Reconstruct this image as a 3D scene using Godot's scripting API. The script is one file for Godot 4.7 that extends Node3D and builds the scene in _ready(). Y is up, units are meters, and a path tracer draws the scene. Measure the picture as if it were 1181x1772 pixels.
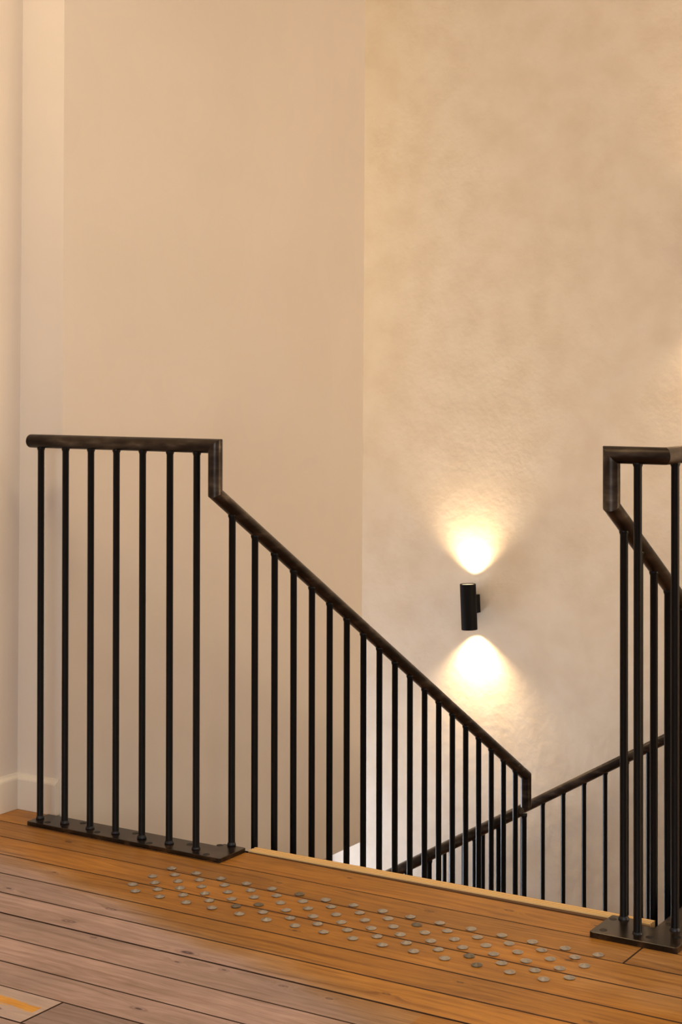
extends Node3D
# A stairwell seen from an upstairs landing: +x runs along the floor boards to the right,
# -z runs away over the stairwell, y is up, the floor is y = 0, metres.

const RAIL_Z := -3.522        # centre line of the landing rails
const LEFT_X := -2.603        # plane of the left stair rail
const RIGHT_X := -1.4645      # plane of the right stair rail
const CORNER_X := -1.334      # plane of the well guard on the right
const NEAR_Z := -5.451        # near rail of the lower flight
const FAR_Z := -6.3           # far rail of the lower flight
const PITCH := 0.598          # fall per metre of the upper flight
const LOWER_PITCH := 0.5835   # fall per metre of the lower flight
const BACK_Z := -6.5          # plastered wall
const CEIL := 3.3

var M := {}
var counts := {}
var rng := RandomNumberGenerator.new()

# ------------------------------------------------------------------ mesh collector
class Mb:
	var v := PackedVector3Array()
	var n := PackedVector3Array()
	var uv := PackedVector2Array()
	func tri(a: Vector3, b: Vector3, c: Vector3, na: Vector3, nb: Vector3, nc: Vector3, ua := Vector2.ZERO, ub := Vector2.ZERO, uc := Vector2.ZERO) -> void:
		if (b - a).cross(c - a).dot(na + nb + nc) > 0.0:   # front faces run clockwise
			v.append_array([a, c, b]); n.append_array([na, nc, nb]); uv.append_array([ua, uc, ub])
		else:
			v.append_array([a, b, c]); n.append_array([na, nb, nc]); uv.append_array([ua, ub, uc])
	func quad(a: Vector3, b: Vector3, c: Vector3, d: Vector3, out: Vector3) -> void:
		var m := (b - a).cross(d - a)
		if m.length() < 1e-10:
			m = (c - b).cross(d - b)
		m = m.normalized()
		if m.dot(out) < 0.0:
			m = -m
		tri(a, b, c, m, m, m, pl(a, m), pl(b, m), pl(c, m))
		tri(a, c, d, m, m, m, pl(a, m), pl(c, m), pl(d, m))
	var planar := false
	func pl(p: Vector3, m: Vector3) -> Vector2:
		if planar:
			return Vector2(p.x, p.z)
		var w := m.abs()
		if w.y >= w.x and w.y >= w.z:
			return Vector2(p.x, p.z)
		return Vector2(p.x, p.y) if w.z >= w.x else Vector2(p.z, p.y)
	# eight corners: lower four anticlockwise from above, then the upper four
	func hexa(c: Array) -> void:
		var mid := Vector3.ZERO
		for p in c:
			mid += p / 8.0
		for f in [[0, 1, 2, 3], [4, 5, 6, 7], [0, 1, 5, 4], [1, 2, 6, 5], [2, 3, 7, 6], [3, 0, 4, 7]]:
			var fm: Vector3 = (c[f[0]] + c[f[1]] + c[f[2]] + c[f[3]]) / 4.0
			quad(c[f[0]], c[f[1]], c[f[2]], c[f[3]], fm - mid)
	func box(lo: Vector3, hi: Vector3) -> void:
		hexa([Vector3(lo.x, lo.y, lo.z), Vector3(hi.x, lo.y, lo.z), Vector3(hi.x, lo.y, hi.z), Vector3(lo.x, lo.y, hi.z),
			Vector3(lo.x, hi.y, lo.z), Vector3(hi.x, hi.y, lo.z), Vector3(hi.x, hi.y, hi.z), Vector3(lo.x, hi.y, hi.z)])
	# a box whose upper edges are chamfered by k
	func slab(lo: Vector3, hi: Vector3, k: float, sides: Mb) -> void:
		var a := [Vector3(lo.x, lo.y, lo.z), Vector3(hi.x, lo.y, lo.z), Vector3(hi.x, lo.y, hi.z), Vector3(lo.x, lo.y, hi.z)]
		var b := []
		var t := []
		var mid := (lo + hi) / 2.0
		for p in a:
			b.append(Vector3(p.x, hi.y - k, p.z))
			t.append(Vector3(p.x + (k if p.x < mid.x else -k), hi.y, p.z + (k if p.z < mid.z else -k)))
		for i in 4:
			var j := (i + 1) % 4
			var o: Vector3 = (a[i] + a[j]) / 2.0 - mid
			o.y = 0.0
			sides.quad(a[i], a[j], b[j], b[i], o)
			sides.quad(b[i], b[j], t[j], t[i], o.normalized() + Vector3.UP)
		quad(t[0], t[1], t[2], t[3], Vector3.UP)
		sides.quad(a[0], a[1], a[2], a[3], Vector3.DOWN)
	# turned about the y axis through the point at; profile runs upward: [radius, height]
	func lathe(at: Vector3, prof: Array, segs: int, smooth := false) -> void:
		for i in prof.size() - 1:
			var p0: Vector2 = prof[i]
			var p1: Vector2 = prof[i + 1]
			var d := p1 - p0
			if d.length() < 1e-7:
				continue
			var s := Vector2(d.y, -d.x).normalized()
			var s0 := s
			var s1 := s
			if smooth:
				if i > 0:
					var e: Vector2 = prof[i] - prof[i - 1]
					s0 = (s + Vector2(e.y, -e.x).normalized()).normalized()
				if i + 2 < prof.size():
					var e: Vector2 = prof[i + 2] - prof[i + 1]
					s1 = (s + Vector2(e.y, -e.x).normalized()).normalized()
			for k in segs:
				var a := TAU * k / segs
				var b := TAU * (k + 1) / segs
				var ra := Vector3(cos(a), 0, sin(a))
				var rb := Vector3(cos(b), 0, sin(b))
				var q := [at + ra * p0.x + Vector3.UP * p0.y, at + rb * p0.x + Vector3.UP * p0.y, at + rb * p1.x + Vector3.UP * p1.y, at + ra * p1.x + Vector3.UP * p1.y]
				var m := [ra * s0.x + Vector3.UP * s0.y, rb * s0.x + Vector3.UP * s0.y, rb * s1.x + Vector3.UP * s1.y, ra * s1.x + Vector3.UP * s1.y]
				if p0.x > 1e-6:
					tri(q[0], q[1], q[2] if p1.x > 1e-6 else q[3], m[0], m[1], m[2])
				if p1.x > 1e-6:
					tri(q[0] if p0.x > 1e-6 else q[1], q[2], q[3], m[0], m[2], m[3])
	# a round pipe along a path, mitred at its corners; dome rounds its ends
	func pipe(path: Array, r: float, segs: int, dome_a := 0.0, dome_b := 0.0) -> void:
		var last := path.size() - 1
		for i in last:
			var a: Vector3 = path[i]
			var b: Vector3 = path[i + 1]
			var d := (b - a).normalized()
			var e1 := d.cross(Vector3.UP if absf(d.y) < 0.95 else Vector3.RIGHT).normalized()
			var e2 := d.cross(e1)
			var ma := d
			var mb := d
			if i > 0:
				ma = (d + (a - path[i - 1]).normalized()).normalized()
			if i + 1 < last:
				mb = (d + (path[i + 2] - b).normalized()).normalized()
			for k in segs:
				var q := []
				var m := []
				for w in [TAU * k / segs, TAU * (k + 1) / segs]:
					var o: Vector3 = e1 * cos(w) + e2 * sin(w)
					m.append(o)
					var off: Vector3 = o * r
					q.append(a + off - d * (off.dot(ma) / d.dot(ma)))
					q.append(b + off - d * (off.dot(mb) / d.dot(mb)))
				tri(q[0], q[1], q[3], m[0], m[0], m[1])
				tri(q[0], q[3], q[2], m[0], m[1], m[1])
				for end in [[i == 0, a, -d, dome_a, 0, 2], [i + 1 == last, b, d, dome_b, 1, 3]]:
					if end[0]:
						cap(end[1], end[2], q[end[4]], q[end[5]], end[3], r)
	func cap(c: Vector3, d: Vector3, p: Vector3, q: Vector3, dome: float, r: float) -> void:
		var steps := 4 if dome > 0.0 else 1
		for s in steps:
			var w0 := PI / 2.0 * s / steps
			var w1 := PI / 2.0 * (s + 1) / steps
			var pts := []
			var nm := []
			for w in [w0, w1]:
				for o in [p - c, q - c]:
					pts.append(c + o * cos(w) + d * dome * sin(w))
					nm.append((o / r * cos(w) * dome + d * sin(w) * r).normalized() if dome > 0.0 else d)
			tri(pts[0], pts[1], pts[3], nm[0], nm[1], nm[3])
			if s + 1 < steps:
				tri(pts[0], pts[3], pts[2], nm[0], nm[3], nm[2])
	# an outline in plan (x, z) raised from y0 to y1 with a chamfered upper edge
	func plate(outline: PackedVector2Array, y0: float, y1: float, k: float) -> void:
		var inner: PackedVector2Array = Geometry2D.offset_polygon(outline, -k)[0]
		if Geometry2D.is_polygon_clockwise(inner) != Geometry2D.is_polygon_clockwise(outline):
			inner.reverse()
		for s in 2:
			var poly: PackedVector2Array = inner if s else outline
			var y := y1 if s else y0
			var t := Geometry2D.triangulate_polygon(poly)
			var up := Vector3.UP if s else Vector3.DOWN
			for i in range(0, t.size(), 3):
				var p := []
				for j in 3:
					p.append(Vector3(poly[t[i + j]].x, y, poly[t[i + j]].y))
				tri(p[0], p[1], p[2], up, up, up)
		var count := outline.size()
		var turn := -1.0 if Geometry2D.is_polygon_clockwise(outline) else 1.0
		for i in count:
			var a := outline[i]
			var b := outline[(i + 1) % count]
			var o := Vector3(b.y - a.y, 0, a.x - b.x) * turn
			quad(Vector3(a.x, y0, a.y), Vector3(b.x, y0, b.y), Vector3(b.x, y1 - k, b.y), Vector3(a.x, y1 - k, a.y), o)
			var ia := near(inner, a)
			var ib := near(inner, b)
			quad(Vector3(a.x, y1 - k, a.y), Vector3(b.x, y1 - k, b.y), Vector3(ib.x, y1, ib.y), Vector3(ia.x, y1, ia.y), o.normalized() + Vector3.UP)
	func near(poly: PackedVector2Array, p: Vector2) -> Vector2:
		var best := poly[0]
		for q in poly:
			if q.distance_squared_to(p) < best.distance_squared_to(p):
				best = q
		return best
	func done(onto: ArrayMesh = null) -> ArrayMesh:
		var a := []
		a.resize(Mesh.ARRAY_MAX)
		a[Mesh.ARRAY_VERTEX] = v
		a[Mesh.ARRAY_NORMAL] = n
		a[Mesh.ARRAY_TEX_UV] = uv
		var m := onto if onto else ArrayMesh.new()
		m.add_surface_from_arrays(Mesh.PRIMITIVE_TRIANGLES, a)
		return m

# ------------------------------------------------------------------ nodes
func numbered(called: String) -> String:
	var k: int = counts.get(called, 0)
	counts[called] = k + 1
	return called if k == 0 else "%s_%03d" % [called, k]

func obj(called: String, mesh: Mesh, m: Material, parent: Node3D = self) -> MeshInstance3D:
	var o := MeshInstance3D.new()
	o.name = numbered(called) if parent == self else called
	o.mesh = mesh
	o.material_override = m
	parent.add_child(o, true)
	return o

func tag(o: Node3D, label: String, category: String, group := "", kind := "") -> Node3D:
	o.set_meta("label", label)
	o.set_meta("category", category)
	if group:
		o.set_meta("group", group)
	if kind:
		o.set_meta("kind", kind)
	return o

func thing(called: String, label: String, category: String, at := Vector3.ZERO, group := "") -> Node3D:
	var o := Node3D.new()
	o.name = numbered(called)
	add_child(o)
	o.position = at
	tag(o, label, category, group)
	return o

func struct(called: String, b: Mb, m: Material, label: String, category: String) -> MeshInstance3D:
	var o := obj(called, b.done(), m)
	tag(o, label, category, "", "structure")
	return o

# ------------------------------------------------------------------ materials
func mat(called: String, c: Color, rough: float, metal := 0.0) -> StandardMaterial3D:
	var m := StandardMaterial3D.new()
	m.resource_name = called
	m.albedo_color = c
	m.roughness = rough
	m.metallic = metal
	M[called] = m
	return m

func noise(freq: float, octaves: int, sd: int, kind := FastNoiseLite.TYPE_SIMPLEX_SMOOTH) -> FastNoiseLite:
	var f := FastNoiseLite.new()
	f.noise_type = kind
	f.seed = sd
	f.frequency = freq
	f.fractal_octaves = octaves
	f.fractal_type = FastNoiseLite.FRACTAL_FBM if octaves > 1 else FastNoiseLite.FRACTAL_NONE
	return f

func noise_tex(f: FastNoiseLite, size: int, ramp: Array = []) -> NoiseTexture2D:
	var t := NoiseTexture2D.new()
	t.width = size
	t.height = size
	t.seamless = true
	t.noise = f
	if ramp:
		var g := Gradient.new()
		g.offsets = PackedFloat32Array(ramp.map(func(e): return e[0]))
		g.colors = PackedColorArray(ramp.map(func(e): return e[1]))
		t.color_ramp = g
	return t

func world_tex(m: StandardMaterial3D, scale: float) -> void:
	m.uv1_triplanar = true
	m.uv1_world_triplanar = true
	m.uv1_scale = Vector3.ONE * scale

func rgb(r: int, g: int, b: int) -> Color:
	return Color8(r, g, b)

func make_materials() -> void:
	# smooth painted walls
	var m := mat("painted_wall", Color.WHITE, 0.75)
	m.albedo_texture = noise_tex(noise(0.006, 3, 5), 512, [[0.0, rgb(222, 212, 203)], [1.0, rgb(226, 216, 208)]])
	world_tex(m, 0.5)
	mat("white_paint", rgb(226, 217, 206), 0.45)
	mat("ceiling_paint", rgb(235, 228, 216), 0.9)
	# trowelled plaster
	m = mat("plaster", Color.WHITE, 0.62)
	m.albedo_texture = noise_tex(noise(0.0085, 6, 11), 1024, [[0.0, rgb(221, 206, 188)], [0.38, rgb(226, 212, 195)], [0.62, rgb(229, 216, 200)], [1.0, rgb(232, 220, 205)]])
	m.heightmap_enabled = true
	m.heightmap_texture = noise_tex(noise(0.03, 5, 23), 1024)
	m.heightmap_scale = 0.12
	world_tex(m, 0.55)
	# black steel
	m = mat("black_steel", rgb(11, 11, 12), 0.34, 0.0)
	m.metallic_specular = 0.3
	m = mat("rail_steel", Color.WHITE, 1.0, 0.75)
	m.albedo_texture = noise_tex(noise(0.012, 5, 31), 512, [[0.0, rgb(26, 19, 16)], [0.42, rgb(46, 38, 33)], [0.62, rgb(66, 57, 50)], [1.0, rgb(112, 102, 92)]])
	m.roughness_texture = noise_tex(noise(0.01, 4, 37), 512, [[0.0, Color(0.24, 0.24, 0.24)], [1.0, Color(0.44, 0.44, 0.44)]])
	world_tex(m, 1.0)
	m.uv1_scale = Vector3(0.8, 3.2, 0.8)
	m = mat("plate_steel", Color.WHITE, 0.27, 0.35)
	m.albedo_texture = noise_tex(noise(0.014, 5, 41), 512, [[0.0, rgb(16, 11, 8)], [0.5, rgb(36, 26, 18)], [1.0, rgb(84, 62, 42)]])
	world_tex(m, 2.0)
	mat("weld_steel", rgb(36, 37, 42), 0.4, 0.5)
	mat("screw_steel", rgb(12, 10, 9), 0.5, 0.4)
	# studs
	m = mat("stud_steel", rgb(176, 172, 166), 0.34, 0.85)
	m = mat("tarnished_steel", rgb(122, 116, 106), 0.42, 0.8)
	# lamp
	mat("lamp_black", rgb(12, 11, 12), 0.5)
	m = M.lamp_black
	m.metallic_specular = 0.25
	m = mat("lamp_lens", rgb(250, 240, 215), 0.3)
	m.emission_enabled = true
	m.emission = rgb(255, 232, 188)
	m.emission_energy_multiplier = 0.8
	m = mat("ceiling_lens", rgb(250, 245, 235), 0.4)
	m.emission_enabled = true
	m.emission = rgb(255, 226, 180)
	m.emission_energy_multiplier = 1.0
	m = mat("glow_pane", rgb(240, 245, 250), 0.2)
	m.emission_enabled = true
	m.emission = rgb(222, 232, 255)
	m.emission_energy_multiplier = 1.0
	# timber
	mat("sub_floor", rgb(22, 13, 8), 0.9)
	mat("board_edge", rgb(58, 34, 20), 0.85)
	mat("batten_wood", rgb(98, 66, 38), 0.7)
	m = mat("ply_light", rgb(238, 202, 140), 0.6)
	m = mat("ply_dark", rgb(196, 146, 84), 0.6)
	mat("tread_wood", rgb(158, 108, 62), 0.5)
	mat("dark_door", rgb(26, 24, 24), 0.5)
	m = mat("floor_wood", Color.WHITE, 0.46)
	m.metallic_specular = 0.45
	m.albedo_texture = floor_picture()
	m.texture_repeat = true
	m.uv1_scale = Vector3(1.0 / 2.56, 1.0 / 1.28, 1)
	m.uv1_offset = Vector3(3.52 / 2.56, 3.64 / 1.28, 0)

const ROWS := [-3.603, -3.479, -3.360, -3.2355, -3.112, -2.9955, -2.8815, -2.7592, -2.6433, -2.5355, -2.408]

# old pine boards: grain, knots and tone per board; the tone turns paler and mauve towards the lower left
func floor_picture() -> ImageTexture:
	var w := 2048
	var h := 1024
	var bytes := PackedByteArray()
	bytes.resize(w * h * 3)
	var streak := noise(1.0, 3, 3)
	var warp := noise(1.0, 2, 8)
	var fibre := noise(1.0, 1, 13)
	var cloud := noise(1.0, 3, 17)
	var knots := [[-2.88, -3.028, 0.012], [-2.585, -2.92, 0.016], [-2.462, -2.866, 0.008], [-2.874, -3.19, 0.009], [-2.22, -2.903, 0.022], [-2.205, -2.845, 0.009], [-2.088, -2.861, 0.01],
		[-1.927, -2.852, 0.009], [-1.807, -2.845, 0.008], [-2.107, -2.592, 0.015], [-3.03, -3.42, 0.013], [-2.558, -3.041, 0.014], [-2.098, -3.152, 0.012], [-1.478, -3.313, 0.014], [-1.514, -3.56, 0.012],
		[-2.33, -3.43, 0.01], [-1.9, -3.44, 0.011], [-1.74, -3.55, 0.012], [-2.2, -3.56, 0.01], [-1.62, -3.07, 0.01], [-1.3, -3.02, 0.012], [-1.2, -3.42, 0.014], [-3.2, -3.30, 0.012], [-2.43, -2.47, 0.014], [-2.35, -2.44, 0.01], [-1.72, -2.93, 0.01], [-1.45, -2.84, 0.012]]
	var seams := PackedFloat32Array(ROWS)
	var row := 0
	for y in h:
		var z := -3.64 + (y + 0.5) * 1.28 / h
		while row < 10 and z > seams[row]:
			row += 1
		var sd := row * 7.31
		var tone := 0.98 + 0.05 * sin(row * 2.4)
		var near_knots := knots.filter(func(k): return absf(k[1] - z) < 0.05)
		for x in w:
			var wx := -3.52 + (x + 0.5) * 2.56 / w
			var zz := z + 0.016 * warp.get_noise_2d(wx * 1.7 + sd, z * 9.0 + sd)
			var dark := 0.0
			for k in near_knots:
				var dx: float = (wx - k[0]) / 2.6
				var dz: float = z - k[1]
				var q: float = sqrt(dx * dx + dz * dz) / k[2]
				if q < 3.0:
					zz += 0.016 * exp(-q * q * 0.6) * signf(dz)
					dark = maxf(dark, clampf(1.3 - q * 2.0, 0.0, 1.0) * (0.55 + 0.45 * sin(q * 14.0 + k[0] * 9.0)))
			var g := streak.get_noise_2d(wx * 1.3 + sd * 3.0, zz * 42.0)
			var ring := 0.5 + 0.5 * sin(zz * 260.0 + 9.0 * warp.get_noise_2d(wx * 0.9 + sd, zz * 4.0))
			var f := fibre.get_noise_2d(wx * 14.0, zz * 330.0 + sd)
			var c := cloud.get_noise_2d(wx * 2.2, z * 3.4 + 9.0)
			var s := clampf(0.36 + 0.5 * g * (0.5 + 0.9 * maxf(0.0, streak.get_noise_2d(wx * 0.8 + 40.0, zz * 9.0))) + 0.14 * (ring - 0.5) + 0.22 * f + 0.9 * maxf(0.0, fibre.get_noise_2d(wx * 4.0 + 9.0, zz * 95.0 + sd) - 0.55), 0.0, 1.0)
			s = s * s * (3.0 - 2.0 * s)
			# varnished tone
			s = clampf(s + 1.5 * maxf(0.0, streak.get_noise_2d(wx * 0.55 + sd, zz * 24.0) - 0.30) + 0.8 * maxf(0.0, fibre.get_noise_2d(wx * 2.2 + sd, zz * 60.0) - 0.6), 0.0, 1.35)
			var vr := lerpf(176.0, 130.0, s)
			var vg := lerpf(121.0, 80.0, s)
			var vb := lerpf(44.0, 23.0, s)
			# mauve tone
			var ur := lerpf(178.0, 136.0, s)
			var ug := lerpf(152.0, 111.0, s)
			var ub := lerpf(145.0, 100.0, s)
			var edge := (z + 3.21) - 0.245 * (wx + 3.06) * (1.0 if wx < -1.6 else 1.5) + 0.05 * c
			var mauve_mix := clampf(edge / 0.16 + 0.5, 0.0, 1.0) * clampf((-1.15 - wx) / 0.75, 0.35, 1.0)
			var patch := clampf(0.5 - 6.0 * ((wx + 1.13) * (wx + 1.13) + (z + 3.34) * (z + 3.34) * 3.0 - 0.05) + 0.6 * c, 0.0, 1.0) * 0.55
			mauve_mix = maxf(mauve_mix * mauve_mix * (3.0 - 2.0 * mauve_mix), patch)
			if row == 10 and z < -2.408 and wx > -2.2586:
				tone = 0.80
			var t := tone * (1.0 + 0.12 * c)
			var r := lerpf(vr, ur, mauve_mix) * t
			var gg := lerpf(vg, ug, mauve_mix) * t
			var b := lerpf(vb, ub, mauve_mix) * t
			if row == 10 and z < -2.408 and wx < -2.2586:
				var band := absf(z + 2.478 - 0.06 * (wx + 2.36)) + 0.006 * f
				if band < 0.014 and wx < -2.275:
					r = lerpf(216.0, 180.0, s); gg = lerpf(160.0, 116.0, s); b = lerpf(64.0, 34.0, s)
				else:
					r = lerpf(r, 214.0, 0.35); gg = lerpf(gg, 200.0, 0.35); b = lerpf(b, 190.0, 0.35)
			tone = 0.98 + 0.05 * sin(row * 2.4)
			var kd := 1.0 - 0.62 * dark
			var at := (y * w + x) * 3
			bytes[at] = int(clampf(r * kd, 0.0, 255.0))
			bytes[at + 1] = int(clampf(gg * kd * (1.0 - 0.12 * dark), 0.0, 255.0))
			bytes[at + 2] = int(clampf(b * kd, 0.0, 255.0))
	return ImageTexture.create_from_image(Image.create_from_data(w, h, false, Image.FORMAT_RGB8, bytes))

# ------------------------------------------------------------------ railings
func baluster(parent: Node3D, x: float, z: float, y0: float, y1: float, welded := false) -> void:
	var b := Mb.new()
	var r := 0.0096
	var len := y1 - y0
	b.lathe(Vector3.ZERO, [Vector2(0, 0), Vector2(r + 0.0018, 0), Vector2(r + 0.001, 0.004), Vector2(r, 0.008), Vector2(r, len - 0.027), Vector2(r + 0.0022, len - 0.021), Vector2(r + 0.0022, len - 0.012), Vector2(0, len - 0.012)], 14, true)
	var o := obj("baluster", b.done(), M.black_steel, parent)
	o.position = Vector3(x, y0, z) - parent.position
	if welded:
		var q := Mb.new()
		q.lathe(Vector3.ZERO, [Vector2(0.0, 0.0), Vector2(0.0136, 0.0), Vector2(0.0132, 0.004), Vector2(0.0115, 0.008), Vector2(0.0098, 0.0105)], 14, true)
		var s := obj("weld_bead", q.done(), M.weld_steel, o)
		s.scale = Vector3(1.0 + 0.1 * sin(x * 90.0), 0.85 + 0.2 * sin(x * 50.0), 1.0 + 0.1 * cos(z * 90.0))

func rail_part(parent: Node3D, path: Array, r: float, dome_a := 0.0, dome_b := 0.0) -> void:
	var b := Mb.new()
	b.pipe(path.map(func(p): return p - parent.position), r, 28, dome_a, dome_b)
	obj("handrail", b.done(), M.rail_steel, parent)

func base_plate(parent: Node3D, outline: Array, screws: Array, thick := 0.0115) -> void:
	var b := Mb.new()
	b.plate(rounded(outline, 0.007), 0.0, thick, 0.0012)
	var o := obj("base_plate", b.done(), M.plate_steel, parent)
	o.position = -parent.position
	for s in screws:
		var q := Mb.new()
		q.lathe(Vector3.ZERO, [Vector2(0.0092, 0.0), Vector2(0.0088, 0.0006), Vector2(0.0055, 0.0004), Vector2(0.003, 0.0002), Vector2(0.0, 0.0002)], 16)
		var c := obj("countersunk_screw", q.done(), M.screw_steel, o)
		c.position = Vector3(s[0], thick, s[1])

func rounded(pts: Array, r: float) -> PackedVector2Array:
	var out := PackedVector2Array()
	var count := pts.size()
	for i in count:
		var p: Vector2 = pts[i]
		var a: Vector2 = (pts[(i + count - 1) % count] - p).normalized() * r
		var b: Vector2 = (pts[(i + 1) % count] - p).normalized() * r
		for k in 5:
			var t := k / 4.0
			out.append((p + a).lerp(p, t).lerp(p.lerp(p + b, t), t))
	return out

func string_plate(parent: Node3D, a: Vector3, b: Vector3) -> void:
	# flat steel string that carries the balusters of a flight
	var s := Mb.new()
	var side := Vector3(0.012, 0, 0) if absf(a.x - b.x) < 0.01 else Vector3(0, 0, 0.012)
	var up := Vector3(0, 0.09, 0)
	s.hexa([a - side - up, a + side - up, b + side - up, b - side - up, a - side + up, a + side + up, b + side + up, b - side + up])
	var o := obj("string_plate", s.done(), M.black_steel, parent)
	o.position = -parent.position

func build_railings() -> void:
	# left landing and upper flight
	var at := Vector3(LEFT_X, 0, RAIL_Z)
	var t := thing("stair_railing", "black steel railing along the left landing edge and down the upper stairs", "railing", at)
	base_plate(t, [Vector2(-3.245, -3.4825), Vector2(-2.557, -3.4825), Vector2(-2.557, -3.604), Vector2(-2.631, -3.604), Vector2(-2.631, -3.578), Vector2(-3.245, -3.574)],
		[[-3.185, -3.506], [-3.093, -3.553], [-2.998, -3.504], [-2.9, -3.552], [-2.807, -3.498], [-2.706, -3.547], [-2.611, -3.496], [-2.632, -3.585]])
	var top := 1.102
	var foot := Vector3(LEFT_X, top - 0.1265, RAIL_Z)
	var end_y := foot.y - PITCH * (RAIL_Z - NEAR_Z)
	rail_part(t, [Vector3(-3.268, top, RAIL_Z), Vector3(LEFT_X, top, RAIL_Z), foot, Vector3(LEFT_X, end_y, NEAR_Z), Vector3(LEFT_X, end_y - 0.116, NEAR_Z)], 0.0196, 0.009, 0.002)
	for x in [-3.2285, -3.1345, -3.0399, -2.9465, -2.8527, -2.7572, -2.6653]:
		baluster(t, x, RAIL_Z, 0.0115, top, true)
	baluster(t, LEFT_X, -3.6, 0.0115, foot.y - PITCH * (RAIL_Z + 3.6), true)
	for i in 18:
		var z := -3.708 - 0.0972 * i
		var y := foot.y - PITCH * (RAIL_Z - z)
		baluster(t, LEFT_X, z, y - 1.02, y)
	string_plate(t, Vector3(LEFT_X, foot.y - PITCH * (RAIL_Z + 3.66) - 1.0, -3.66), Vector3(LEFT_X, end_y - 0.97, NEAR_Z + 0.05))

	# right landing, upper flight and the guard along the well
	top = 1.1085
	at = Vector3(RIGHT_X, 0, RAIL_Z)
	t = thing("stair_railing", "black steel railing on the short plate at the right side of the stair opening", "railing", at)
	base_plate(t, [Vector2(-1.500, -3.4755), Vector2(-1.289, -3.4755), Vector2(-1.289, -5.0), Vector2(-1.381, -5.0), Vector2(-1.381, -3.578), Vector2(-1.425, -3.578), Vector2(-1.432, -3.612), Vector2(-1.500, -3.612)],
		[[-1.486, -3.585], [-1.475, -3.501], [-1.367, -3.512], [-1.312, -3.545], [-1.36, -3.62]], 0.014)
	foot = Vector3(RIGHT_X, top - 0.119, RAIL_Z)
	end_y = foot.y - PITCH * (RAIL_Z - NEAR_Z)
	rail_part(t, [Vector3(CORNER_X, top, -5.0), Vector3(CORNER_X, top, RAIL_Z), Vector3(RIGHT_X, top, RAIL_Z), foot, Vector3(RIGHT_X, end_y, NEAR_Z), Vector3(RIGHT_X, end_y - 0.116, NEAR_Z)], 0.0202, 0.002, 0.002)
	baluster(t, -1.400, RAIL_Z, 0.0115, top, true)
	for i in 15:
		baluster(t, CORNER_X, -3.586 - 0.0945 * i, 0.0115, top, true)
	baluster(t, RIGHT_X, -3.598, 0.0115, foot.y - PITCH * (RAIL_Z + 3.598), true)
	for i in 18:
		var z := -3.694 - 0.0963 * i
		var y := foot.y - PITCH * (RAIL_Z - z)
		baluster(t, RIGHT_X, z, y - 1.02, y)
	string_plate(t, Vector3(RIGHT_X, foot.y - PITCH * (RAIL_Z + 3.66) - 1.0, -3.66), Vector3(RIGHT_X, end_y - 1.0, NEAR_Z))

	# lower flight: the near rail starts at the foot of the upper rail, the far rail runs on upward
	var y_of := func(x: float) -> float: return -0.5277 + LOWER_PITCH * (x + 2.9894)
	var x0 := -4.1
	t = thing("stair_railing", "lower black railing sloping down to the left from the foot of the upper stair rail", "railing", Vector3(LEFT_X, -0.3, NEAR_Z))
	rail_part(t, [Vector3(x0, y_of.call(x0) + 0.004, NEAR_Z), Vector3(LEFT_X - 0.0202, y_of.call(LEFT_X) - 0.008, NEAR_Z)], 0.0196, 0.002, 0.002)
	for x in [-2.611, -2.716, -2.815, -2.915, -3.01, -3.108, -3.206, -3.304, -3.402, -3.5, -3.598, -3.696, -3.794, -3.892, -3.99]:
		baluster(t, x, NEAR_Z, y_of.call(x) - 1.02, y_of.call(x))
	string_plate(t, Vector3(x0, y_of.call(x0) - 1.0, NEAR_Z), Vector3(LEFT_X - 0.02, y_of.call(LEFT_X) - 1.0, NEAR_Z))
	var x1 := -1.1
	t = thing("stair_railing", "thin far railing rising to the right in front of the textured plaster wall", "railing", Vector3(-2.5, -0.3, FAR_Z))
	rail_part(t, [Vector3(x0, y_of.call(x0), FAR_Z), Vector3(x1, y_of.call(x1), FAR_Z)], 0.0202, 0.002, 0.002)
	for i in 30:
		var x := -3.9713 + 0.0945 * i + 0.0012
		baluster(t, x, FAR_Z, y_of.call(x) - 1.02, y_of.call(x))
	string_plate(t, Vector3(x0, y_of.call(x0) - 1.0, FAR_Z), Vector3(x1, y_of.call(x1) - 1.0, FAR_Z))

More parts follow.
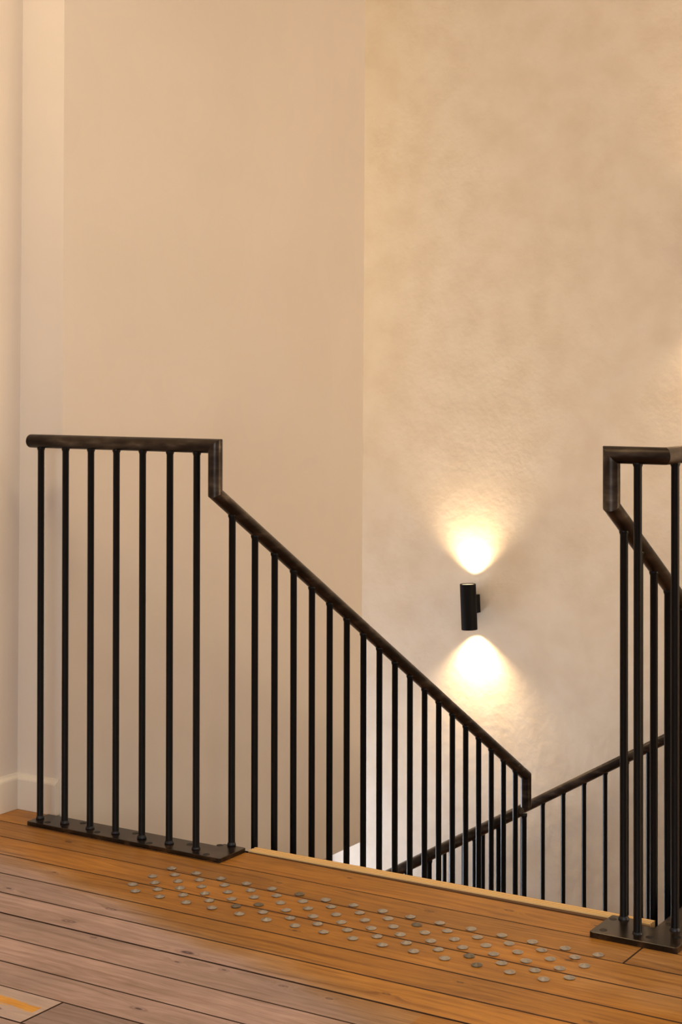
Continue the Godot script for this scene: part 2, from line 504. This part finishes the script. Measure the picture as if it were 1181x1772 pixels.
# ------------------------------------------------------------------ lamps
func sconce(at: Vector3, tilt: float, label: String, power: float) -> void:
	var t := thing("wall_lamp", label, "wall lamp", at, "cylinder lamps on the plaster wall")
	t.rotation.z = tilt
	var r := 0.0358
	var half := 0.1015
	var b := Mb.new()
	b.lathe(Vector3.ZERO, [Vector2(r - 0.003, -half + 0.005), Vector2(r - 0.003, -half), Vector2(r - 0.0008, -half), Vector2(r, -half + 0.0008), Vector2(r, half - 0.0008), Vector2(r - 0.0008, half), Vector2(r - 0.003, half), Vector2(r - 0.003, half - 0.005)], 40)
	obj("lamp_body", b.done(), M.lamp_black, t)
	for s in [1.0, -1.0]:
		var q := Mb.new()
		q.lathe(Vector3.ZERO, [Vector2(0.0, -0.002), Vector2(r - 0.003, -0.002), Vector2(r - 0.003, 0.0), Vector2(0.012, 0.001), Vector2(0.0, 0.001)], 32)
		var lens := obj("lamp_lens", q.done(), M.lamp_lens, t)
		lens.position.y = s * (half - 0.0035)
		if s < 0.0:
			lens.rotation.x = PI
		var l := SpotLight3D.new()
		l.name = "lamp_light"
		l.light_color = rgb(255, 219, 167)
		l.light_energy = power * (0.6 if s > 0.0 else 1.05)
		l.light_size = 0.018
		l.spot_angle = 56.0
		l.spot_angle_attenuation = 1.0
		l.spot_range = 12.0
		l.spot_attenuation = 2.0
		l.shadow_enabled = true
		l.rotation.x = s * PI / 2.0
		l.position = Vector3(0, s * (half + 0.003), -0.022)   # the beam leaves on the side of the wall
		t.add_child(l, true)
	var k := Mb.new()
	k.box(Vector3(-0.021, -0.034, -0.073), Vector3(0.021, 0.046, -0.030))
	var br := obj("mounting_bracket", k.done(), M.lamp_black, t)
	br.position.y = 0.002

func downlight(at: Vector3, energy: float, size: float, c: Color, label: String) -> void:
	var t := thing("ceiling_light", label, "ceiling light", at, "ceiling lights above the picture")
	var b := Mb.new()
	b.lathe(Vector3.ZERO, [Vector2(0.0, -0.03), Vector2(size * 0.5, -0.03), Vector2(size * 0.5 + 0.01, -0.026), Vector2(size * 0.5 + 0.012, 0.0), Vector2(0.0, 0.0)], 32)
	obj("lamp_housing", b.done(), M.ceiling_paint, t)
	var q := Mb.new()
	q.lathe(Vector3(0, -0.034, 0), [Vector2(0.0, 0.0), Vector2(size * 0.48, 0.0), Vector2(size * 0.48, 0.004), Vector2(0.0, 0.004)], 32)
	obj("lamp_lens", q.done(), M.ceiling_lens, t)
	var l := AreaLight3D.new()
	l.name = "lamp_light"
	l.area_size = Vector2(size, size) * 0.9
	l.light_color = c
	l.light_energy = energy
	l.area_range = 14.0
	l.shadow_enabled = true
	l.rotation.x = -PI / 2.0
	l.position.y = -0.042
	t.add_child(l, true)

func window_or_fill(called: String, at: Vector3, size: Vector2, turn: float, energy: float, c: Color, label: String) -> void:
	# framed glowing pane with area light; all but the low one added for fill
	var w := thing(called, label, "window", at)
	w.set_meta("kind", "structure")
	w.rotation.y = turn
	var f := Mb.new()
	var hx := size.x / 2.0
	var hy := size.y / 2.0
	f.box(Vector3(-hx - 0.05, -hy - 0.05, -0.06), Vector3(-hx, hy + 0.05, 0.02))
	f.box(Vector3(hx, -hy - 0.05, -0.06), Vector3(hx + 0.05, hy + 0.05, 0.02))
	f.box(Vector3(-hx, hy, -0.06), Vector3(hx, hy + 0.05, 0.02))
	f.box(Vector3(-hx, -hy - 0.05, -0.06), Vector3(hx, -hy, 0.02))
	f.box(Vector3(-0.02, -hy, -0.05), Vector3(0.02, hy, 0.0))
	obj("window_frame", f.done(), M.white_paint, w)
	var p := Mb.new()
	p.box(Vector3(-hx, -hy, -0.04), Vector3(hx, hy, -0.03))
	var pane: StandardMaterial3D = M.glow_pane.duplicate()
	pane.emission = c
	obj("window_pane", p.done(), pane, w)
	var l := AreaLight3D.new()
	l.name = "pane_light"
	l.area_size = size
	l.light_color = c
	l.light_energy = energy
	l.area_range = 14.0
	l.shadow_enabled = true
	l.position.z = 0.03
	l.rotation.y = PI
	w.add_child(l, true)

# ------------------------------------------------------------------ the room
func build_shell() -> void:
	var b := Mb.new()
	b.box(Vector3(-5.5, -3.4, BACK_Z - 0.2), Vector3(2.4, CEIL, BACK_Z))
	struct("wall_back", b, M.plaster, "textured cream plaster wall across the stairwell behind the wall lamp", "wall")
	# the smooth wall beside the upper flight, ending in a short return next to the floor; its old corners lean a little
	b = Mb.new()
	b.hexa([Vector3(-3.236, -0.487, -3.618), Vector3(-3.236, -0.487, -5.316), Vector3(-5.3, -0.487, -5.316), Vector3(-5.3, -0.487, -3.618),
		Vector3(-3.2275, CEIL, -3.618), Vector3(-3.236, CEIL, -5.346), Vector3(-5.3, CEIL, -5.346), Vector3(-5.3, CEIL, -3.618)])
	struct("wall_side", b, M.painted_wall, "smooth cream painted wall beside the stairs, left of the textured wall", "wall")
	# left wall
	b = Mb.new()
	for s in [[-3.618, 3.2, 0.0, CEIL]]:
		var lean := func(y: float) -> float: return -3.4085 + 0.0061 * y
		b.hexa([Vector3(-3.65, s[2], s[0]), Vector3(lean.call(s[2]), s[2], s[0]), Vector3(lean.call(s[2]), s[2], s[1]), Vector3(-3.65, s[2], s[1]),
			Vector3(-3.65, s[3], s[0]), Vector3(lean.call(s[3]), s[3], s[0]), Vector3(lean.call(s[3]), s[3], s[1]), Vector3(-3.65, s[3], s[1])])
	struct("wall_left", b, M.painted_wall, "smooth cream painted wall at the left edge of the picture", "wall")
	b = Mb.new()
	b.box(Vector3(2.2, -3.4, BACK_Z), Vector3(2.4, CEIL, 3.2))
	struct("wall_right", b, M.painted_wall, "plain painted wall to the right, outside the picture", "wall")
	b = Mb.new()
	b.box(Vector3(-3.65, -0.3, 3.2), Vector3(2.4, CEIL, 3.4))
	struct("wall_front", b, M.painted_wall, "plain painted wall behind the viewer, outside the picture", "wall")
	b = Mb.new()
	b.box(Vector3(-5.5, -3.4, BACK_Z), Vector3(-5.3, CEIL, -3.4))
	struct("wall_end", b, M.painted_wall, "plain wall at the lower end of the stairs, out of sight", "wall")
	b = Mb.new()
	b.box(Vector3(-5.5, -3.4, -3.4), Vector3(2.4, -0.3, -3.3))
	struct("wall_lower", b, M.painted_wall, "plain wall under the landing, out of sight", "wall")
	b = Mb.new()
	b.box(Vector3(-5.5, CEIL, BACK_Z - 0.2), Vector3(2.4, CEIL + 0.2, 3.4))
	struct("ceiling", b, M.ceiling_paint, "plain white ceiling above the picture", "ceiling")
	b = Mb.new()
	b.box(Vector3(-5.5, -3.4, BACK_Z), Vector3(2.4, -3.2, -3.4))
	struct("floor_lower", b, M.tread_wood, "timber floor at the foot of the stairs, out of sight", "floor")
	# a dark door in the plastered wall, low down, seen as a sliver under the smooth wall
	b = Mb.new()
	b.box(Vector3(-4.95, -3.2, BACK_Z), Vector3(-4.162, -0.9, BACK_Z + 0.03))
	var door := struct("door_1", b, M.dark_door, "dark door edge just visible under the smooth wall", "door")
	var k := Mb.new()
	k.lathe(Vector3(-4.9, -2.2, BACK_Z + 0.05), [Vector2(0, -0.02), Vector2(0.02, -0.01), Vector2(0.02, 0.01), Vector2(0, 0.02)], 12)
	obj("door_handle", k.done(), M.weld_steel, door)
	# flights, hidden below the floor edge
	b = Mb.new()
	for i in 6:
		b.box(Vector3(LEFT_X + 0.015, -0.185 * (i + 1) - 0.04, -3.66 - 0.3 * (i + 1)), Vector3(RIGHT_X - 0.015, -0.185 * (i + 1), -3.64 - 0.3 * i))
	b.box(Vector3(LEFT_X + 0.015, -1.34, -6.28), Vector3(RIGHT_X - 0.015, -1.295, -5.46))
	struct("staircase", b, M.tread_wood, "upper flight of timber steps below the floor edge, out of sight", "stairs")
	b = Mb.new()
	for i in 10:
		b.box(Vector3(-2.9 - 0.3 * i, -1.48 - 0.175 * i - 0.04, -6.28), Vector3(-2.58 - 0.3 * i, -1.48 - 0.175 * i, -5.47))
	struct("staircase", b, M.tread_wood, "lower flight of timber steps going down to the left, out of sight", "stairs")

func board(parent: Node3D, x0: float, x1: float, z0: float, z1: float, drop := 0.0) -> void:
	var b := Mb.new()
	var edge := Mb.new()
	b.planar = true
	var gap := rng.randf_range(0.0009, 0.0024)
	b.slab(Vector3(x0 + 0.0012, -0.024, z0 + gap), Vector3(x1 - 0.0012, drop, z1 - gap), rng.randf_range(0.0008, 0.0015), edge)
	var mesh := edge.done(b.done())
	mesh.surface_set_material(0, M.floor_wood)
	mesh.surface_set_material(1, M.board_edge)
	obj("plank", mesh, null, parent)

func build_floor() -> void:
	var b := Mb.new()
	b.box(Vector3(-3.65, -0.3, -3.6), Vector3(2.2, -0.022, 3.2))
	b.box(Vector3(-1.395, -0.3, BACK_Z), Vector3(2.2, -0.022, -3.6))
	var f := struct("floor", b, M.sub_floor, "old pine floor boards, honey varnished, paler and mauve at the lower left", "floor")
	for i in ROWS.size() - 1:
		var joints: Array = {0: [-3.405, -0.42], 1: [-3.405, -1.370, 0.9], 2: [-3.405, 0.2], 3: [-3.405, -0.5], 4: [-3.405, 0.6], 5: [-3.405, -0.2], 6: [-3.405, 0.9], 7: [-3.405, -0.6], 8: [-3.405, 0.3], 9: [-3.405, -2.2586, 0.1]}[i]
		for k in joints.size():
			var x1: float = joints[k + 1] if k + 1 < joints.size() else 2.2
			board(f, joints[k], x1, ROWS[i], ROWS[i + 1], rng.randf_range(-0.0008, 0.0))
	for i in 44:
		board(f, -3.405, rng.randf_range(-0.8, 0.8), -2.408 + 0.122 * i, -2.408 + 0.122 * (i + 1))
		board(f, rng.randf_range(0.81, 0.9), 2.2, -2.408 + 0.122 * i, -2.408 + 0.122 * (i + 1))
	for i in 23:
		board(f, -1.395, 2.2, -3.603 - 0.122 * (i + 1), -3.603 - 0.122 * i)
	# nosing at the stair opening: a batten and the raw edge of a plywood sheet
	var t := Mb.new()
	t.hexa([Vector3(-2.555, -0.03, -3.6125), Vector3(-1.41, -0.03, -3.624), Vector3(-1.41, -0.03, -3.6095), Vector3(-2.555, -0.03, -3.6095),
		Vector3(-2.555, -0.001, -3.6125), Vector3(-1.41, 0.0005, -3.624), Vector3(-1.41, 0.0, -3.6095), Vector3(-2.555, -0.002, -3.6095)])
	var n := struct("trim_1", t, M.batten_wood, "pale plywood and batten nosing along the stair opening between the two base plates", "trim")
	for i in 6:
		var s := Mb.new()
		var za := [-3.613 - 0.0062 * i, -3.6245 - 0.0056 * i]
		var zb := [-3.613 - 0.0062 * (i + 1), -3.6245 - 0.0056 * (i + 1)]
		var up := 0.0034 if i % 2 == 0 else 0.0022
		s.hexa([Vector3(-2.555, -0.03, zb[0]), Vector3(-1.41, -0.03, zb[1]), Vector3(-1.41, -0.03, za[1]), Vector3(-2.555, -0.03, za[0]),
			Vector3(-2.555, up, zb[0]), Vector3(-1.41, up + 0.001, zb[1]), Vector3(-1.41, up + 0.001, za[1]), Vector3(-2.555, up, za[0])])
		obj("plywood_layer", s.done(), M.ply_light if i % 2 == 0 else M.ply_dark, n)
	# skirting boards with a rounded top
	var prof := [Vector2(0.018, 0.0), Vector2(0.018, 0.088), Vector2(0.0165, 0.0925), Vector2(0.012, 0.0955), Vector2(0.007, 0.0985), Vector2(0.0045, 0.104), Vector2(0.0, 0.104)]
	var a := Mb.new()
	var c := Mb.new()
	for i in prof.size() - 1:
		var p: Vector2 = prof[i]
		var q: Vector2 = prof[i + 1]
		a.quad(Vector3(-3.408 + p.x, p.y, -3.618 + p.x), Vector3(-3.241, p.y, -3.618 + p.x), Vector3(-3.241, q.y, -3.618 + q.x), Vector3(-3.408 + q.x, q.y, -3.618 + q.x), Vector3(0, 0.5, 1))
		c.quad(Vector3(-3.408 + p.x, p.y, -3.618 + p.x), Vector3(-3.408 + p.x, p.y, 3.2), Vector3(-3.408 + q.x, q.y, 3.2), Vector3(-3.408 + q.x, q.y, -3.618 + q.x), Vector3(1, 0.5, 0))
		a.quad(Vector3(-3.241, p.y, -3.618), Vector3(-3.241, p.y, -3.618 + p.x), Vector3(-3.241, q.y, -3.618 + q.x), Vector3(-3.241, q.y, -3.618), Vector3.RIGHT)
	struct("baseboard_back", a, M.white_paint, "short white skirting board with rounded top, behind the left end of the railing", "skirting board")
	struct("baseboard_left", c, M.white_paint, "white skirting board along the wall at the left edge", "skirting board")

const ORDINAL := ["first", "second", "third", "fourth", "fifth", "sixth", "seventh", "eighth", "ninth", "tenth", "eleventh", "twelfth", "thirteenth", "fourteenth", "fifteenth", "sixteenth", "seventeenth", "eighteenth"]
const ROW_OF := ["row nearest the stairs", "second row from the stairs", "third row from the stairs", "fourth row from the stairs", "fifth row from the stairs", "row farthest from the stairs"]

func build_studs() -> void:
	# conical warning studs with turned rings, set in six staggered rows
	var prof := [Vector2(0.0, 0.0), Vector2(0.0105, 0.0), Vector2(0.0127, 0.0022), Vector2(0.0126, 0.0030)]
	for i in 6:
		var r := 0.0126 - 0.0018 * (i + 1)
		prof.append(Vector2(r + 0.0007, 0.0030 + 0.00068 * (i + 0.5)))
		prof.append(Vector2(r, 0.0030 + 0.00068 * (i + 0.62)))
	prof.append(Vector2(0.0, 0.0074))
	var b := Mb.new()
	b.lathe(Vector3.ZERO, prof, 26)
	var mesh := b.done()
	var dulled := [[0, 5], [1, 9], [4, 10], [5, 10], [3, 3], [4, 2]]
	var step := 0.08
	for r in 6:
		var first: int = [0, 0, -1, -1, -2, -2][r]
		var last: int = [15, 14, 14, 13, 13, 12][r]
		for c in range(first, last + 1):
			var dull := [r, c] in dulled
			var which: String = "last" if c == last else ORDINAL[c - first]
			var o := obj("floor_stud", mesh, M.tarnished_steel if dull else M.stud_steel)
			tag(o, "%s steel floor stud, %s from the left in the %s" % ["tarnished darker" if dull else "shiny domed", which, ROW_OF[r]] if which != "last" else "%s steel floor stud at the right end of the %s" % ["tarnished darker" if dull else "shiny domed", ROW_OF[r]], "floor stud", "steel warning studs in the floor boards")
			o.position = Vector3(-2.6337 + step * (c + r * 0.5) + rng.randf_range(-0.0015, 0.0015), -0.0006, -3.3756 + step * r * 0.5 + rng.randf_range(-0.0015, 0.0015))
			o.rotation = Vector3(rng.randf_range(-0.04, 0.04), rng.randf_range(0, TAU), rng.randf_range(-0.04, 0.04))

func _ready() -> void:
	rng.seed = 77
	# camera: level lens raised with a shift, as an architect's camera
	var cam := Camera3D.new()
	cam.name = "camera"
	cam.projection = Camera3D.PROJECTION_FRUSTUM
	cam.keep_aspect = Camera3D.KEEP_HEIGHT
	cam.near = 0.1
	cam.far = 100.0
	cam.size = 0.1 * 1772.0 / 2809.75
	cam.frustum_offset = Vector2(0, 0.1 * (640.94 - 886.0) / 2809.75)
	var ahead := Vector3(-0.5306, 0.0060, -0.8476).normalized()
	var right := Vector3(0.8476, 0.0017, -0.5306).normalized()
	var up := right.cross(ahead).normalized()
	cam.transform = Transform3D(Basis(ahead.cross(up).normalized(), up, -ahead), Vector3(0, 1.2802, 0))
	add_child(cam)
	cam.current = true
	# sky and exposure
	var e := Environment.new()
	e.background_mode = Environment.BG_SKY
	var sky := Sky.new()
	var ps := ProceduralSkyMaterial.new()
	ps.sky_top_color = rgb(150, 175, 215)
	ps.sky_horizon_color = rgb(205, 215, 228)
	ps.ground_bottom_color = rgb(90, 88, 84)
	ps.ground_horizon_color = rgb(190, 195, 200)
	sky.sky_material = ps
	e.sky = sky
	e.tonemap_mode = Environment.TONE_MAPPER_LINEAR
	e.tonemap_exposure = 1.07
	e.sdfgi_enabled = true
	e.ssao_enabled = true
	e.ssil_enabled = true
	var we := WorldEnvironment.new()
	we.name = "environment"
	we.environment = e
	add_child(we)
	make_materials()
	# lamp by the left wall, low stair window, and unseen fill lights added
	downlight(Vector3(-3.0, CEIL, -2.4), 1.7, 0.4, rgb(255, 226, 173), "round ceiling light over the landing near the left wall")
	downlight(Vector3(-1.7, CEIL, -2.7), 1.15, 0.4, rgb(255, 229, 188), "round fill light added above the studs to brighten the landing floor")  # added to brighten the floor by the stair edge
	downlight(Vector3(0.6, CEIL, -3.0), 1.8, 0.8, rgb(255, 249, 247), "large round fill light added above the right side of the landing")  # added large fill, strength fitted to the wall tones
	window_or_fill("window_1", Vector3(-5.28, -1.5, -5.85), Vector2(0.8, 1.4), PI / 2.0, 6.0, rgb(231, 241, 255), "low window at the foot of the stairs, out of sight")
	window_or_fill("window_2", Vector3(-5.28, 1.9, -5.85), Vector2(0.8, 1.8), PI / 2.0, 1.7, rgb(255, 237, 200), "unseen window-shaped fill light added at the upper left end of the stairwell")  # added to lift the left end of the back wall
	window_or_fill("window_3", Vector3(0.4, 1.75, 3.17), Vector2(3.2, 1.7), PI, 9.7, rgb(241, 249, 255), "wide window-shaped fill light added behind the viewer, outside the picture")  # added fill from behind for the lower walls and near floor
	window_or_fill("window_4", Vector3(2.17, 0.6, -5.25), Vector2(2.2, 3.0), -PI / 2.0, 9.0, rgb(255, 229, 187), "warm window-shaped fill light added on the right wall of the stairwell, outside the picture")  # added warm fill; window shape made up, colour fitted to the walls
	build_shell()
	build_floor()
	build_railings()
	sconce(Vector3(-3.3516, 0.2732, BACK_Z + 0.072), 0.042, "black cylinder lamp shining up and down the plaster wall", 0.9)
	sconce(Vector3(-2.13, 1.80, BACK_Z + 0.072), 0.0, "second black cylinder lamp, just beyond the right edge of the picture", 0.9)
	build_studs()
